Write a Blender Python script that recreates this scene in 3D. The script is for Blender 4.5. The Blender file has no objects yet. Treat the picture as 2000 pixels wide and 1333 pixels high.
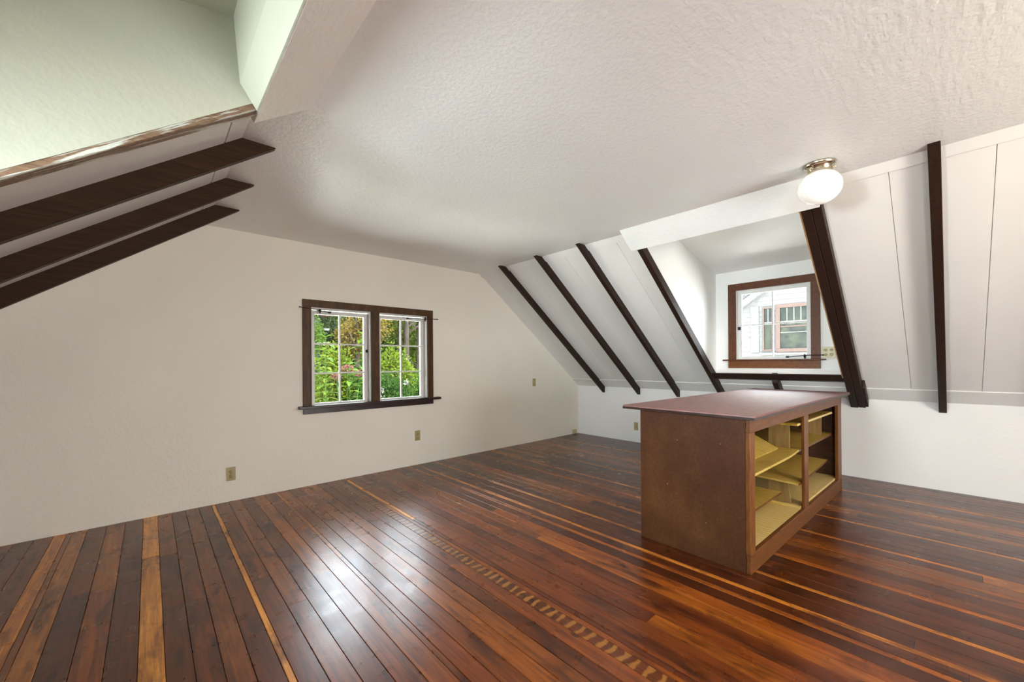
import bpy, bmesh, math, random
from mathutils import Vector, Matrix
R_ = math.radians
random.seed(7)
SC = bpy.context.scene
COL = SC.collection

# ------------------------------------------------------------------ camera
cam_d = bpy.data.cameras.new('camera')
cam_d.sensor_width = 36.0
cam_d.lens = 780.856 / 2000 * 36.0
cam_d.shift_y = (708.17 - 666.5) / 2000
cam_d.clip_start = 0.02
cam = bpy.data.objects.new('camera', cam_d)
COL.objects.link(cam)
YAW, ROLL = 0.73626, 0.0072238
fwd = Vector((math.sin(YAW), math.cos(YAW), 0)); rgt = Vector((math.cos(YAW), -math.sin(YAW), 0)); up = Vector((0, 0, 1))
r2 = rgt * math.cos(ROLL) + up * math.sin(-ROLL)
u2 = up * math.cos(ROLL) + rgt * math.sin(ROLL)
m = Matrix((r2, u2, -fwd)).transposed().to_4x4()
m.translation = Vector((0, 0, 1.27))
cam.matrix_world = m
SC.camera = cam

# ------------------------------------------------------------------ colour management
vs = SC.view_settings
vs.view_transform = 'Standard'; vs.look = 'None'; vs.gamma = 1.0; vs.use_curve_mapping = False
vs.exposure = 0.30
SC.display_settings.display_device = 'sRGB'
try:
    SC.cycles.use_denoising = True
    SC.cycles.use_light_tree = True
    SC.cycles.use_adaptive_sampling = True; SC.cycles.adaptive_threshold = 0.05
    SC.cycles.max_bounces = 8; SC.cycles.diffuse_bounces = 5; SC.cycles.glossy_bounces = 3; SC.cycles.transparent_max_bounces = 16
    SC.cycles.sample_clamp_indirect = 20.0
    SC.cycles.caustics_reflective = False; SC.cycles.caustics_refractive = False
except Exception:
    pass

# ------------------------------------------------------------------ sky, sun, fill lights at the windows
SKY = 20.0
w = bpy.data.worlds.new('World'); SC.world = w; w.use_nodes = True
nt = w.node_tree; nt.nodes.clear()
o_ = nt.nodes.new('ShaderNodeOutputWorld'); bg = nt.nodes.new('ShaderNodeBackground')
sky = nt.nodes.new('ShaderNodeTexSky'); sky.sky_type = 'NISHITA'; sky.sun_disc = False
sky.sun_elevation = R_(55); sky.sun_rotation = R_(250); sky.air_density = 1.0; sky.dust_density = 2.0
mul = nt.nodes.new('ShaderNodeMixRGB'); mul.blend_type = 'MIX'; mul.inputs[0].default_value = 0.82
mul.inputs[2].default_value = (0.86, 0.93, 1.0, 1)
sc_ = nt.nodes.new('ShaderNodeMixRGB'); sc_.blend_type = 'MULTIPLY'; sc_.inputs[0].default_value = 1.0
sc_.inputs[2].default_value = (0.12, 0.12, 0.12, 1)
nt.links.new(sky.outputs[0], sc_.inputs[1]); nt.links.new(sc_.outputs[0], mul.inputs[1])
nt.links.new(mul.outputs[0], bg.inputs[0]); bg.inputs[1].default_value = SKY
nt.links.new(bg.outputs[0], o_.inputs[0])

sun_d = bpy.data.lights.new('sun', 'SUN'); sun_d.energy = 62.0; sun_d.angle = R_(1.0); sun_d.color = (1.0, 0.94, 0.82)
sun = bpy.data.objects.new('sun', sun_d); COL.objects.link(sun)
sun.rotation_euler = Vector((-0.28, 0.22, -0.93)).to_track_quat('-Z', 'Y').to_euler()

def area(name, loc, direction, sx, sy, power, color):
    d = bpy.data.lights.new(name, 'AREA'); d.shape = 'RECTANGLE'; d.size = sx; d.size_y = sy
    d.energy = power; d.color = color
    o = bpy.data.objects.new(name, d); COL.objects.link(o); o.location = loc
    o.rotation_euler = Vector(direction).to_track_quat('-Z', 'Z').to_euler()
    return o
# fill lights added at unseen windows behind the viewer and at the left dormer
area('fill_back_window', (1.95, -3.52, 1.25), (0, 1, 0.22), 2.2, 1.9, 205, (0.93, 0.99, 1.02))
area('fill_rear_dormer', (-1.63, -1.25, 1.66), (1, 0.42, -0.02), 1.05, 0.72, 125, (0.92, 0.99, 1.03))
dl = area('fill_side_dormer', (-1.63, 1.335, 1.63), (1, 0.14, -0.02), 1.05, 0.68, 58, (0.92, 0.99, 1.03)); dl.data.spread = R_(72)  # narrow fill added to lift the far right corner

# sampling portals in the window openings: they emit nothing, they only tell the renderer where the sky comes in
for pn, pl, pd, px, pz in (('portal_gable', (1.936, 4.66, 1.33), (0, -1, 0), 1.36, 1.04), ('portal_dormer', (5.52, 1.416, 1.705), (-1, 0, 0), 0.76, 0.86)):
    p_ = area(pn, pl, pd, px, pz, 1.0, (1, 1, 1)); p_.data.cycles.is_portal = True

# ================================================================== materials
def new_mat(name):
    mt = bpy.data.materials.new(name); mt.use_nodes = True
    n = mt.node_tree; b = n.nodes['Principled BSDF']
    return mt, n, b
def node(n, t, **kw):
    x = n.nodes.new(t)
    for k, v in kw.items(): setattr(x, k, v)
    return x
def coords(n, scale=(1, 1, 1), world=False, rnd=False):
    if world: src = node(n, 'ShaderNodeNewGeometry').outputs['Position']
    else: src = node(n, 'ShaderNodeTexCoord').outputs['Object']
    if rnd:
        oi = node(n, 'ShaderNodeObjectInfo')
        mu = node(n, 'ShaderNodeVectorMath', operation='SCALE'); mu.inputs[0].default_value = (13.1, 57.3, 31.7)
        n.links.new(oi.outputs['Random'], mu.inputs['Scale'])
        ad = node(n, 'ShaderNodeVectorMath', operation='ADD')
        n.links.new(src, ad.inputs[0]); n.links.new(mu.outputs[0], ad.inputs[1]); src = ad.outputs[0]
    mp = node(n, 'ShaderNodeMapping'); mp.inputs['Scale'].default_value = scale
    n.links.new(src, mp.inputs['Vector'])
    return mp.outputs[0]
def noise(n, vec, scale, detail=4, rough=0.55, dist=0.0):
    t = node(n, 'ShaderNodeTexNoise'); t.inputs['Scale'].default_value = scale; t.inputs['Detail'].default_value = detail
    t.inputs['Roughness'].default_value = rough; t.inputs['Distortion'].default_value = dist
    n.links.new(vec, t.inputs['Vector']); return t.outputs['Fac']
def ramp(n, fac, stops):
    r = node(n, 'ShaderNodeValToRGB'); cr = r.color_ramp
    while len(cr.elements) < len(stops): cr.elements.new(0.5)
    for e, (p, c) in zip(cr.elements, stops):
        e.position = p; e.color = (*c, 1) if len(c) == 3 else c
    n.links.new(fac, r.inputs[0]); return r.outputs[0]
def mix(n, fac, a, b, mode='MIX'):
    x = node(n, 'ShaderNodeMixRGB', blend_type=mode)
    for s, v in ((0, fac), (1, a), (2, b)):
        if hasattr(v, 'is_linked') or hasattr(v, 'node'): n.links.new(v, x.inputs[s])
        elif isinstance(v, (int, float)): x.inputs[s].default_value = v
        else: x.inputs[s].default_value = (*v, 1)
    return x.outputs[0]
def bump(n, b, h, strength, dist=0.01):
    x = node(n, 'ShaderNodeBump'); x.inputs['Strength'].default_value = strength; x.inputs['Distance'].default_value = dist
    n.links.new(h, x.inputs['Height']); n.links.new(x.outputs[0], b.inputs['Normal'])

def plaster(name, col, rough, bscale, bstr, spec=0.5, streak=False):
    mt, n, b = new_mat(name)
    v = coords(n, world=True)
    f = noise(n, v, 1.7, 1)
    c = ramp(n, f, [(0.3, tuple(x * 0.965 for x in col)), (0.7, col)])
    n.links.new(c, b.inputs['Base Color']); b.inputs['Roughness'].default_value = rough
    b.inputs['Specular IOR Level'].default_value = spec
    h = noise(n, v, bscale, 2, 0.6)
    if streak:
        h2 = noise(n, coords(n, (3, 14, 3), world=True), 3, 2, 0.6, 0.0)
        h = mix(n, 0.45, h, h2)
    bump(n, b, h, bstr, 0.01)
    return mt
M = {}
M['wall'] = plaster('painted_plaster_wall', (0.865, 0.83, 0.745), 0.6, 38, 0.22)
M['ceil'] = plaster('painted_plaster_ceiling', (0.88, 0.89, 0.87), 0.37, 42, 0.5, 1.0, True)
M['ceil_h'] = plaster('header_plaster', (0.84, 0.82, 0.79), 0.4, 30, 0.35)
M['knee'] = plaster('painted_knee_wall', (0.82, 0.815, 0.81), 0.55, 36, 0.15)
M['panel'] = plaster('painted_board', (0.82, 0.81, 0.785), 0.45, 12, 0.05)
M['dormer'] = plaster('dormer_plaster', (0.84, 0.84, 0.82), 0.5, 30, 0.2)
M['dormer_l'] = plaster('pale_green_dormer_plaster', (0.46, 0.465, 0.375), 0.5, 26, 0.22)

def wood(name, dark, light, rough, grain=(2.0, 40, 40), gs=3.0, spec=0.5, bstr=0.12, world=False):
    mt, n, b = new_mat(name)
    v = coords(n, grain, rnd=True)
    f = noise(n, v, gs, 3, 0.6, 0.4)
    c = ramp(n, f, [(0.28, dark), (0.72, light)])
    n.links.new(c, b.inputs['Base Color']); b.inputs['Roughness'].default_value = rough
    b.inputs['Specular IOR Level'].default_value = spec
    bump(n, b, f, bstr, 0.004)
    return mt
M['rafter'] = wood('dark_stained_rafter', (0.015, 0.0075, 0.005), (0.036, 0.017, 0.010), 0.5, (1.5, 30, 30), spec=0.22)
M['rafter_l'] = wood('brown_stained_rafter', (0.022, 0.010, 0.004), (0.052, 0.024, 0.009), 0.55, (1.5, 30, 30), spec=0.2)
M['casing'] = wood('dark_brown_casing', (0.045, 0.019, 0.006), (0.10, 0.046, 0.014), 0.45, (12, 12, 2), spec=0.25)
M['sill'] = wood('dark_sill_wood', (0.014, 0.007, 0.006), (0.045, 0.018, 0.011), 0.35, (2, 12, 12))
M['casing2'] = wood('red_brown_casing', (0.075, 0.023, 0.008), (0.135, 0.044, 0.013), 0.42, (12, 12, 12), spec=0.25)
M['apron2'] = wood('orange_brown_apron', (0.12, 0.037, 0.008), (0.20, 0.070, 0.015), 0.42, (12, 2, 12), spec=0.25)
M['edge'] = wood('lit_edge_wood', (0.50, 0.25, 0.10), (0.62, 0.36, 0.17), 0.5, (2, 20, 20))  # pale colour stands for light caught on the rafter edge
M['frame'] = wood('cabinet_frame_wood', (0.090, 0.029, 0.007), (0.175, 0.064, 0.014), 0.42, (3, 18, 18), spec=0.3)
M['frame_v'] = wood('cabinet_stile_wood', (0.100, 0.031, 0.007), (0.20, 0.074, 0.015), 0.42, (18, 18, 3), spec=0.3)
M['block'] = wood('plywood_upright', (0.20, 0.12, 0.035), (0.33, 0.21, 0.07), 0.55, (14, 14, 2))
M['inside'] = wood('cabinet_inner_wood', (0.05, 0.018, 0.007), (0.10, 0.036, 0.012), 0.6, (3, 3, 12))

# peeling painted rafter
mt, n, b = new_mat('peeling_painted_rafter')
r0 = node(n, 'ShaderNodeMapping'); r0.inputs['Rotation'].default_value = (0, R_(36.4), 0); n.links.new(node(n, 'ShaderNodeTexCoord').outputs['Object'], r0.inputs['Vector'])
r1 = node(n, 'ShaderNodeMapping'); r1.inputs['Scale'].default_value = (2.2, 26, 40); n.links.new(r0.outputs[0], r1.inputs['Vector'])
f = noise(n, r1.outputs[0], 1.4, 6, 0.65)
g = node(n, 'ShaderNodeSeparateXYZ'); n.links.new(coords(n), g.inputs[0])
wd = ramp(n, noise(n, coords(n, (2, 40, 40)), 3, 5), [(0.3, (0.10, 0.055, 0.03)), (0.7, (0.24, 0.14, 0.08))])
msk = ramp(n, f, [(0.52, (0, 0, 0)), (0.58, (1, 1, 1))])
n.links.new(mix(n, msk, wd, (0.52, 0.53, 0.47)), b.inputs['Base Color']); b.inputs['Roughness'].default_value = 0.6
bump(n, b, f, 0.5, 0.004); M['peel'] = mt

def plain(name, col, rough=0.5, metal=0.0, spec=0.5):
    mt, n, b = new_mat(name)
    f = noise(n, coords(n), 25, 3)
    n.links.new(ramp(n, f, [(0.3, tuple(x * 0.93 for x in col)), (0.7, col)]), b.inputs['Base Color'])
    b.inputs['Roughness'].default_value = rough; b.inputs['Metallic'].default_value = metal
    b.inputs['Specular IOR Level'].default_value = spec
    return mt
M['sash'] = plain('white_sash_paint', (0.74, 0.735, 0.71), 0.4)
M['iron'] = plain('black_iron', (0.012, 0.012, 0.014), 0.4, 0.6)
M['ivory'] = plain('ivory_plastic', (0.56, 0.50, 0.28), 0.35)
M['tan'] = plain('tan_plastic', (0.42, 0.34, 0.17), 0.35)
M['slot'] = plain('slot_black', (0.01, 0.009, 0.008), 0.6)
M['nickel'] = plain('brushed_nickel', (0.62, 0.55, 0.42), 0.22, 1.0)
M['under'] = plain('dark_subfloor', (0.012, 0.006, 0.004), 0.8)

# glass pane
mt = bpy.data.materials.new('window_glass'); mt.use_nodes = True; n = mt.node_tree; n.nodes.clear()
oo = node(n, 'ShaderNodeOutputMaterial'); ms = node(n, 'ShaderNodeMixShader'); tr = node(n, 'ShaderNodeBsdfTransparent'); gl = node(n, 'ShaderNodeBsdfGlossy')
gl.inputs['Roughness'].default_value = 0.02; tr.inputs[0].default_value = (0.96, 0.98, 0.97, 1)
lw = node(n, 'ShaderNodeFresnel'); lw.inputs[0].default_value = 1.35
n.links.new(lw.outputs[0], ms.inputs[0]); n.links.new(tr.outputs[0], ms.inputs[1]); n.links.new(gl.outputs[0], ms.inputs[2]); n.links.new(ms.outputs[0], oo.inputs[0])
M['glass'] = mt

# floor board: board colour comes from the object, grain and stains from noise
def floor_mat(name, ladder=False):
    mt, n, b = new_mat(name)
    oi = node(n, 'ShaderNodeObjectInfo')
    v = coords(n, (46, 1.9, 1), world=True, rnd=True)
    g1 = noise(n, v, 1.0, 4, 0.62, 0.9)
    v2 = coords(n, (150, 5, 1), world=True, rnd=True)
    g2 = noise(n, v2, 1.0, 1, 0.5)
    v3 = coords(n, (5.5, 1.6, 1), world=True, rnd=True)
    st = noise(n, v3, 1.6, 3, 0.65, 0.6)
    v4 = coords(n, (20, 7, 1), world=True, rnd=True)
    kn = noise(n, v4, 1.0, 2, 0.5)
    k1 = ramp(n, g1, [(0.25, (0.42, 0.34, 0.28)), (0.48, (0.95, 0.92, 0.88)), (0.75, (1.55, 1.70, 1.75))])
    c = mix(n, 1.0, oi.outputs['Color'], k1, 'MULTIPLY')
    k2 = ramp(n, g2, [(0.3, (0.80, 0.76, 0.72)), (0.7, (1.12, 1.14, 1.15))])
    c = mix(n, 1.0, c, k2, 'MULTIPLY')
    k3 = ramp(n, st, [(0.30, (0.30, 0.22, 0.18)), (0.47, (1, 1, 1)), (0.70, (1.15, 1.18, 1.2))])
    c = mix(n, 1.0, c, k3, 'MULTIPLY')
    k4 = ramp(n, kn, [(0.24, (0.25, 0.18, 0.15)), (0.31, (1, 1, 1))])
    c = mix(n, 1.0, c, k4, 'MULTIPLY')
    if ladder:
        vv = coords(n, world=True)
        wv = node(n, 'ShaderNodeTexWave', wave_type='BANDS', bands_direction='Y', wave_profile='SIN')
        wv.inputs['Scale'].default_value = 5.4; wv.inputs['Distortion'].default_value = 3.0; wv.inputs['Detail'].default_value = 2.0; wv.inputs['Detail Scale'].default_value = 2.5
        n.links.new(vv, wv.inputs['Vector'])
        c = mix(n, ramp(n, wv.outputs['Fac'], [(0.50, (0, 0, 0)), (0.85, (0.8, 0.8, 0.8))]), c, (0.36, 0.145, 0.022))
    n.links.new(c, b.inputs['Base Color'])
    rf = noise(n, coords(n, world=True), 9, 1)
    rr = node(n, 'ShaderNodeMapRange'); rr.inputs['To Min'].default_value = 0.22; rr.inputs['To Max'].default_value = 0.36
    n.links.new(rf, rr.inputs['Value']); n.links.new(rr.outputs[0], b.inputs['Roughness'])
    b.inputs['IOR'].default_value = 1.5; b.inputs['Specular IOR Level'].default_value = 0.6
    bump(n, b, noise(n, coords(n, (34, 2.2, 1), world=True), 1.0, 2, 0.4), 0.05, 0.004)
    return mt
M['floor'] = floor_mat('varnished_fir_board')
M['floor_lad'] = floor_mat('varnished_fir_board_with_light_bars', True)

# cabinet hardboard end, counter top, yellow taped shelves, pale plywood
mt, n, b = new_mat('brown_hardboard')
f = noise(n, coords(n), 2.6, 6, 0.62); f2 = noise(n, coords(n), 60, 3)
c = ramp(n, f, [(0.28, (0.048, 0.016, 0.008)), (0.5, (0.075, 0.027, 0.010)), (0.74, (0.110, 0.046, 0.015))])
c = mix(n, 1.0, c, ramp(n, f2, [(0.3, (0.82, 0.82, 0.82)), (0.7, (1.15, 1.15, 1.15))]), 'MULTIPLY')
sp = noise(n, coords(n, (1, 1, 0.5)), 55, 2, 0.4)
c = mix(n, ramp(n, sp, [(0.765, (0, 0, 0)), (0.79, (0.75, 0.75, 0.75))]), c, (0.42, 0.36, 0.28))
g = node(n, 'ShaderNodeSeparateXYZ'); n.links.new(coords(n), g.inputs[0])
n.links.new(c, b.inputs['Base Color']); b.inputs['Roughness'].default_value = 0.5; b.inputs['Specular IOR Level'].default_value = 0.22
bump(n, b, f2, 0.08, 0.003); M['hardboard'] = mt

mt, n, b = new_mat('red_brown_counter')
f = noise(n, coords(n, (2, 9, 1)), 3.0, 6, 0.62, 0.5)
n.links.new(ramp(n, f, [(0.3, (0.10, 0.014, 0.010)), (0.7, (0.24, 0.034, 0.022))]), b.inputs['Base Color'])
rr = node(n, 'ShaderNodeMapRange'); rr.inputs['To Min'].default_value = 0.42; rr.inputs['To Max'].default_value = 0.68
n.links.new(noise(n, coords(n, (2, 14, 1)), 4, 5, 0.7), rr.inputs['Value']); n.links.new(rr.outputs[0], b.inputs['Roughness'])
b.inputs['IOR'].default_value = 1.9; b.inputs['Specular IOR Level'].default_value = 1.0; bump(n, b, f, 0.12, 0.004); M['counter'] = mt

def taped(name, base, stripe, amt):
    mt, n, b = new_mat(name)
    wv = node(n, 'ShaderNodeTexWave', wave_type='BANDS', bands_direction='X'); wv.inputs['Scale'].default_value = 9; wv.inputs['Distortion'].default_value = 5.5; wv.inputs['Detail'].default_value = 2; wv.inputs['Detail Scale'].default_value = 1.6
    n.links.new(coords(n, (1, 0.55, 1), rnd=True), wv.inputs['Vector'])
    bl = noise(n, coords(n, rnd=True), 4, 3)
    f = mix(n, 1.0, ramp(n, wv.outputs['Fac'], [(0.35, (0, 0, 0)), (0.75, (1, 1, 1))]), ramp(n, bl, [(0.32, (0.2, 0.2, 0.2)), (0.55, (amt, amt, amt))]), 'MULTIPLY')
    n.links.new(mix(n, f, base, stripe), b.inputs['Base Color']); b.inputs['Roughness'].default_value = 0.5
    return mt
M['taped'] = taped('yellow_striped_shelf', (0.56, 0.40, 0.10), (0.36, 0.22, 0.02), 1.0)
M['pale'] = taped('pale_plywood', (0.68, 0.53, 0.25), (0.55, 0.38, 0.04), 0.75)

# lamp globe
mt, n, b = new_mat('lit_opal_glass')
b.inputs['Base Color'].default_value = (0.80, 0.79, 0.77, 1); b.inputs['Roughness'].default_value = 0.25
b.inputs['Emission Color'].default_value = (1.0, 0.93, 0.80, 1); b.inputs['Emission Strength'].default_value = 0.28
mt.cycles.emission_sampling = 'NONE'; M['opal'] = mt

# ================================================================== mesh helpers
def obj(name, bm, mat, parent=None, smooth=False):
    me = bpy.data.meshes.new(name)
    bmesh.ops.recalc_face_normals(bm, faces=bm.faces)
    bm.to_mesh(me); bm.free()
    if smooth:
        for p in me.polygons: p.use_smooth = True
    o = bpy.data.objects.new(name, me); COL.objects.link(o)
    if mat is not None: me.materials.append(M[mat] if isinstance(mat, str) else mat)
    if parent is not None: o.parent = parent
    return o
def empty(name, loc=(0, 0, 0), rz=0.0):
    o = bpy.data.objects.new(name, None); COL.objects.link(o); o.location = loc; o.rotation_euler = (0, 0, rz); o.empty_display_size = 0.1
    return o
def tag(o, label=None, cat=None, group=None, kind=None):
    if label: o['label'] = label
    if cat: o['category'] = cat
    if group: o['group'] = group
    if kind: o['kind'] = kind
    return o
def box_bm(a, b_, bev=0.0):
    bm = bmesh.new()
    x0, y0, z0 = [min(p, q) for p, q in zip(a, b_)]; x1, y1, z1 = [max(p, q) for p, q in zip(a, b_)]
    vs_ = [bm.verts.new(p) for p in ((x0, y0, z0), (x1, y0, z0), (x1, y1, z0), (x0, y1, z0), (x0, y0, z1), (x1, y0, z1), (x1, y1, z1), (x0, y1, z1))]
    for f in ((0, 3, 2, 1), (4, 5, 6, 7), (0, 1, 5, 4), (1, 2, 6, 5), (2, 3, 7, 6), (3, 0, 4, 7)):
        bm.faces.new([vs_[i] for i in f])
    if bev > 0: bmesh.ops.bevel(bm, geom=list(bm.edges), offset=bev, segments=1, affect='EDGES', clamp_overlap=True)
    return bm
def box(name, a, b_, mat, parent=None, bev=0.002):
    return obj(name, box_bm(a, b_, bev), mat, parent)
def prism_bm(poly, y0, y1, bev=0.0):
    """polygon in the XZ plane carried from y0 to y1"""
    bm = bmesh.new()
    A = [bm.verts.new((x, y0, z)) for x, z in poly]; B = [bm.verts.new((x, y1, z)) for x, z in poly]
    bm.faces.new(A); bm.faces.new(B[::-1])
    k = len(poly)
    for i in range(k): bm.faces.new((A[i], B[i], B[(i + 1) % k], A[(i + 1) % k]))
    if bev > 0: bmesh.ops.bevel(bm, geom=list(bm.edges), offset=bev, segments=1, affect='EDGES', clamp_overlap=True)
    return bm
def prism(name, poly, y0, y1, mat, parent=None, bev=0.0):
    return obj(name, prism_bm(poly, y0, y1, bev), mat, parent)
def grid_wall(us, vs_, holes, P, Q):
    """one connected slab with rectangular holes; P(u,v) front point, Q(u,v) back point"""
    us = sorted(set(us)); vs_ = sorted(set(vs_)); bm = bmesh.new(); fv = {}; bv = {}
    def solid(i, j):
        if i < 0 or j < 0 or i >= len(us) - 1 or j >= len(vs_) - 1: return False
        cu = (us[i] + us[i + 1]) / 2; cv = (vs_[j] + vs_[j + 1]) / 2
        return not any(a < cu < b_ and c < cv < d for a, b_, c, d in holes)
    def F(i, j):
        if (i, j) not in fv: fv[i, j] = bm.verts.new(P(us[i], vs_[j]))
        return fv[i, j]
    def B(i, j):
        if (i, j) not in bv: bv[i, j] = bm.verts.new(Q(us[i], vs_[j]))
        return bv[i, j]
    for i in range(len(us) - 1):
        for j in range(len(vs_) - 1):
            if not solid(i, j): continue
            bm.faces.new((F(i, j), F(i + 1, j), F(i + 1, j + 1), F(i, j + 1)))
            bm.faces.new((B(i, j), B(i, j + 1), B(i + 1, j + 1), B(i + 1, j)))
            for (di, dj, p, q) in ((-1, 0, (i, j), (i, j + 1)), (1, 0, (i + 1, j), (i + 1, j + 1)), (0, -1, (i, j), (i + 1, j)), (0, 1, (i, j + 1), (i + 1, j + 1))):
                if not solid(i + di, j + dj): bm.faces.new((F(*p), F(*q), B(*q), B(*p)))
    return bm
def lathe_bm(prof, seg=32, lobes=0, amp=0.0):
    bm = bmesh.new(); rings = []
    for r, z in prof:
        if r < 1e-5: rings.append([bm.verts.new((0, 0, z))]); continue
        rings.append([bm.verts.new(((r * (1 + amp * math.cos(lobes * a))) * math.cos(a), (r * (1 + amp * math.cos(lobes * a))) * math.sin(a), z)) for a in (2 * math.pi * k / seg for k in range(seg))])
    for A, B in zip(rings, rings[1:]):
        for k in range(seg):
            if len(A) == 1 and len(B) > 1: bm.faces.new((A[0], B[k], B[(k + 1) % seg]))
            elif len(B) == 1 and len(A) > 1: bm.faces.new((A[k], A[(k + 1) % seg], B[0]))
            elif len(A) > 1: bm.faces.new((A[k], A[(k + 1) % seg], B[(k + 1) % seg], B[k]))
    return bm
def tube_bm(pts, r, seg=8, r1=None):
    bm = bmesh.new(); pts = [Vector(p) for p in pts]; rings = []
    for i, p in enumerate(pts):
        d = (pts[min(i + 1, len(pts) - 1)] - pts[max(i - 1, 0)]).normalized()
        a = d.cross(Vector((0, 0, 1)));  a = d.cross(Vector((1, 0, 0))) if a.length < 1e-3 else a
        a.normalize(); b_ = d.cross(a)
        rr = r if r1 is None else r + (r1 - r) * i / max(1, len(pts) - 1)
        rings.append([bm.verts.new(p + (a * math.cos(t) + b_ * math.sin(t)) * rr) for t in (2 * math.pi * k / seg for k in range(seg))])
    for A, B in zip(rings, rings[1:]):
        for k in range(seg): bm.faces.new((A[k], A[(k + 1) % seg], B[(k + 1) % seg], B[k]))
    bm.faces.new(rings[0][::-1]); bm.faces.new(rings[-1])
    return bm
def tube(name, pts, r, mat, parent=None, seg=8, r1=None):
    return obj(name, tube_bm(pts, r, seg, r1), mat, parent, True)

# ================================================================== room dimensions (metres)
D, W, WL = 4.5046, 5.667, -1.767          # gable wall, right knee wall, left knee wall
YB = -3.60                                 # wall behind the camera
ZC = 2.526
# right slope: board face and rafter underside as lines in XZ
RB0, RB1 = Vector((5.667, 0.86)), Vector((3.48, 2.526))
RU0, RU1 = Vector((5.667, 0.75)), Vector((3.362, 2.526))
def rb(x): return RB0.y + (RB0.x - x) * (RB1.y - RB0.y) / (RB0.x - RB1.x)
def ru(x): return RU0.y + (RU0.x - x) * (RU1.y - RU0.y) / (RU0.x - RU1.x)
# left slope
LT = math.tan(R_(36.4))
def lu(x): return 2.526 - (0.556 - x) * LT
def lb(x): return lu(x) + 0.125
XLB = 0.556 - 0.125 / LT                   # ceiling edge of the left boards
XD, XDL = 5.38, -1.48                      # dormer window walls
NR = Vector((RB1.y - RB0.y, RB0.x - RB1.x)).normalized()     # outward normal of the right slope (x, z)
NL = Vector((-math.sin(R_(36.4)), math.cos(R_(36.4))))

# ---- floor: a slab and every board
floor = obj('floor', box_bm((WL - 0.15, YB - 0.1, -0.12), (W + 0.1, D + 0.1, -0.016)), 'under')
tag(floor, 'varnished old fir board floor in reddish brown and orange tones', kind='structure')
def board_mesh(wd):
    g = 0.0009; c = 0.0016; poly = [(g, -0.018), (wd - g, -0.018), (wd - g, -c), (wd - g - c, 0), (g + c, 0), (g, -c)]
    bm = prism_bm(poly, 0, 1); me = bpy.data.meshes.new('floor_board'); bmesh.ops.recalc_face_normals(bm, faces=bm.faces)
    bm.to_mesh(me); bm.free(); me.materials.append(M['floor']); return me
PITCH = 0.0945
special = [(-0.535, -0.468, 'tan'), (-0.440, -0.360, 'tan'), (-0.045, 0.042, 'yel'), (0.405, 0.432, 'yel'), (0.912, 0.940, 'tan'),
           (1.470, 1.540, 'lad'), (1.572, 1.602, 'yel'), (2.330, 2.365, 'org'), (2.44, 2.475, 'tan'), (2.69, 2.72, 'tan'), (3.02, 3.06, 'org'), (3.36, 3.40, 'org'), (3.60, 3.63, 'tan'), (4.05, 4.08, 'tan'), (4.6, 4.64, 'org'), (5.0, 5.03, 'tan')]
tones = {'yel': (0.60, 0.31, 0.085), 'tan': (0.42, 0.18, 0.040), 'org': (0.25, 0.082, 0.014), 'lad': (0.10, 0.026, 0.006)}
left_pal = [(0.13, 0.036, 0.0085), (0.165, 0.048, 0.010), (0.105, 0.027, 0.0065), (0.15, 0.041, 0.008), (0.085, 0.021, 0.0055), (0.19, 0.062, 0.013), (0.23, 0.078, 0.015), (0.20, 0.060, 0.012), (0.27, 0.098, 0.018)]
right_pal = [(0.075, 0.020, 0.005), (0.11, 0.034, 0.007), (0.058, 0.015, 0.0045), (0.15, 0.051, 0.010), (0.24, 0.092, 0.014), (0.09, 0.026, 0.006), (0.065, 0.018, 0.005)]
rows = []; x = WL
spec_iter = sorted(special)
for a, b_, t in spec_iter + [(W, W, None)]:
    gap = a - x
    if gap > 0.004:
        k = max(1, round(gap / PITCH)); ws = gap / k
        for q in range(k): rows.append((x + q * ws, ws, None))
    if t: rows.append((a, b_ - a, t))
    x = b_
meshes = {}
rb_ = random.Random(11)
for xr, wd, t in rows:
    key = round(wd, 3)
    if key not in meshes: meshes[key] = board_mesh(wd)
    y = YB - rb_.uniform(0, 1.5)
    cut = {1.572: 2.95, 0.912: 2.70}.get(round(xr, 3))          # two light strips end part way along the room
    while y < D:
        L = rb_.uniform(2.2, 4.8)
        if xr < -0.9 or xr > 4.5: L = rb_.uniform(4.0, 6.5)
        if t: L = rb_.uniform(3.2, 6.0)
        if cut is not None: L = cut - y if y < cut else 9.0
        y1 = min(y + L, D + 0.02)
        if D - y1 < 0.5: y1 = D + 0.02
        y0 = max(y, YB)
        if y1 - y0 > 0.05:
            me = meshes[key]
            o = bpy.data.objects.new('floor_board', me); COL.objects.link(o); o.parent = floor
            o.location = (xr, y0, rb_.uniform(-0.0006, 0.0002)); o.scale = (1, y1 - y0 - 0.0012, 1)
            o.rotation_euler = (0, R_(rb_.uniform(-0.35, 0.35)), 0)
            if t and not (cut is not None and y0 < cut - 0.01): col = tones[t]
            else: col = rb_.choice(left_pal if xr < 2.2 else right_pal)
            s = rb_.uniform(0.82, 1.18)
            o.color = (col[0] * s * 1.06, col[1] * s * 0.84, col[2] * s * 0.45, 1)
            if t == 'lad':
                o.material_slots[0].link = 'OBJECT'; o.material_slots[0].material = M['floor_lad']
        y = y1
        if t and y >= D: break

# ---- gable wall with the double window
GX0, GX1, GZ0, GZ1 = 1.25, 2.622, 0.80, 1.863
bm = grid_wall([WL - 0.2, GX0, GX1, W + 0.2], [-0.1, GZ0, GZ1, 2.75], [(GX0, GX1, GZ0, GZ1)], lambda u, v: (u, D, v), lambda u, v: (u, D + 0.14, v))
tag(obj('wall_far', bm, 'wall'), 'cream plaster gable wall around the double window', kind='structure')
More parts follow.
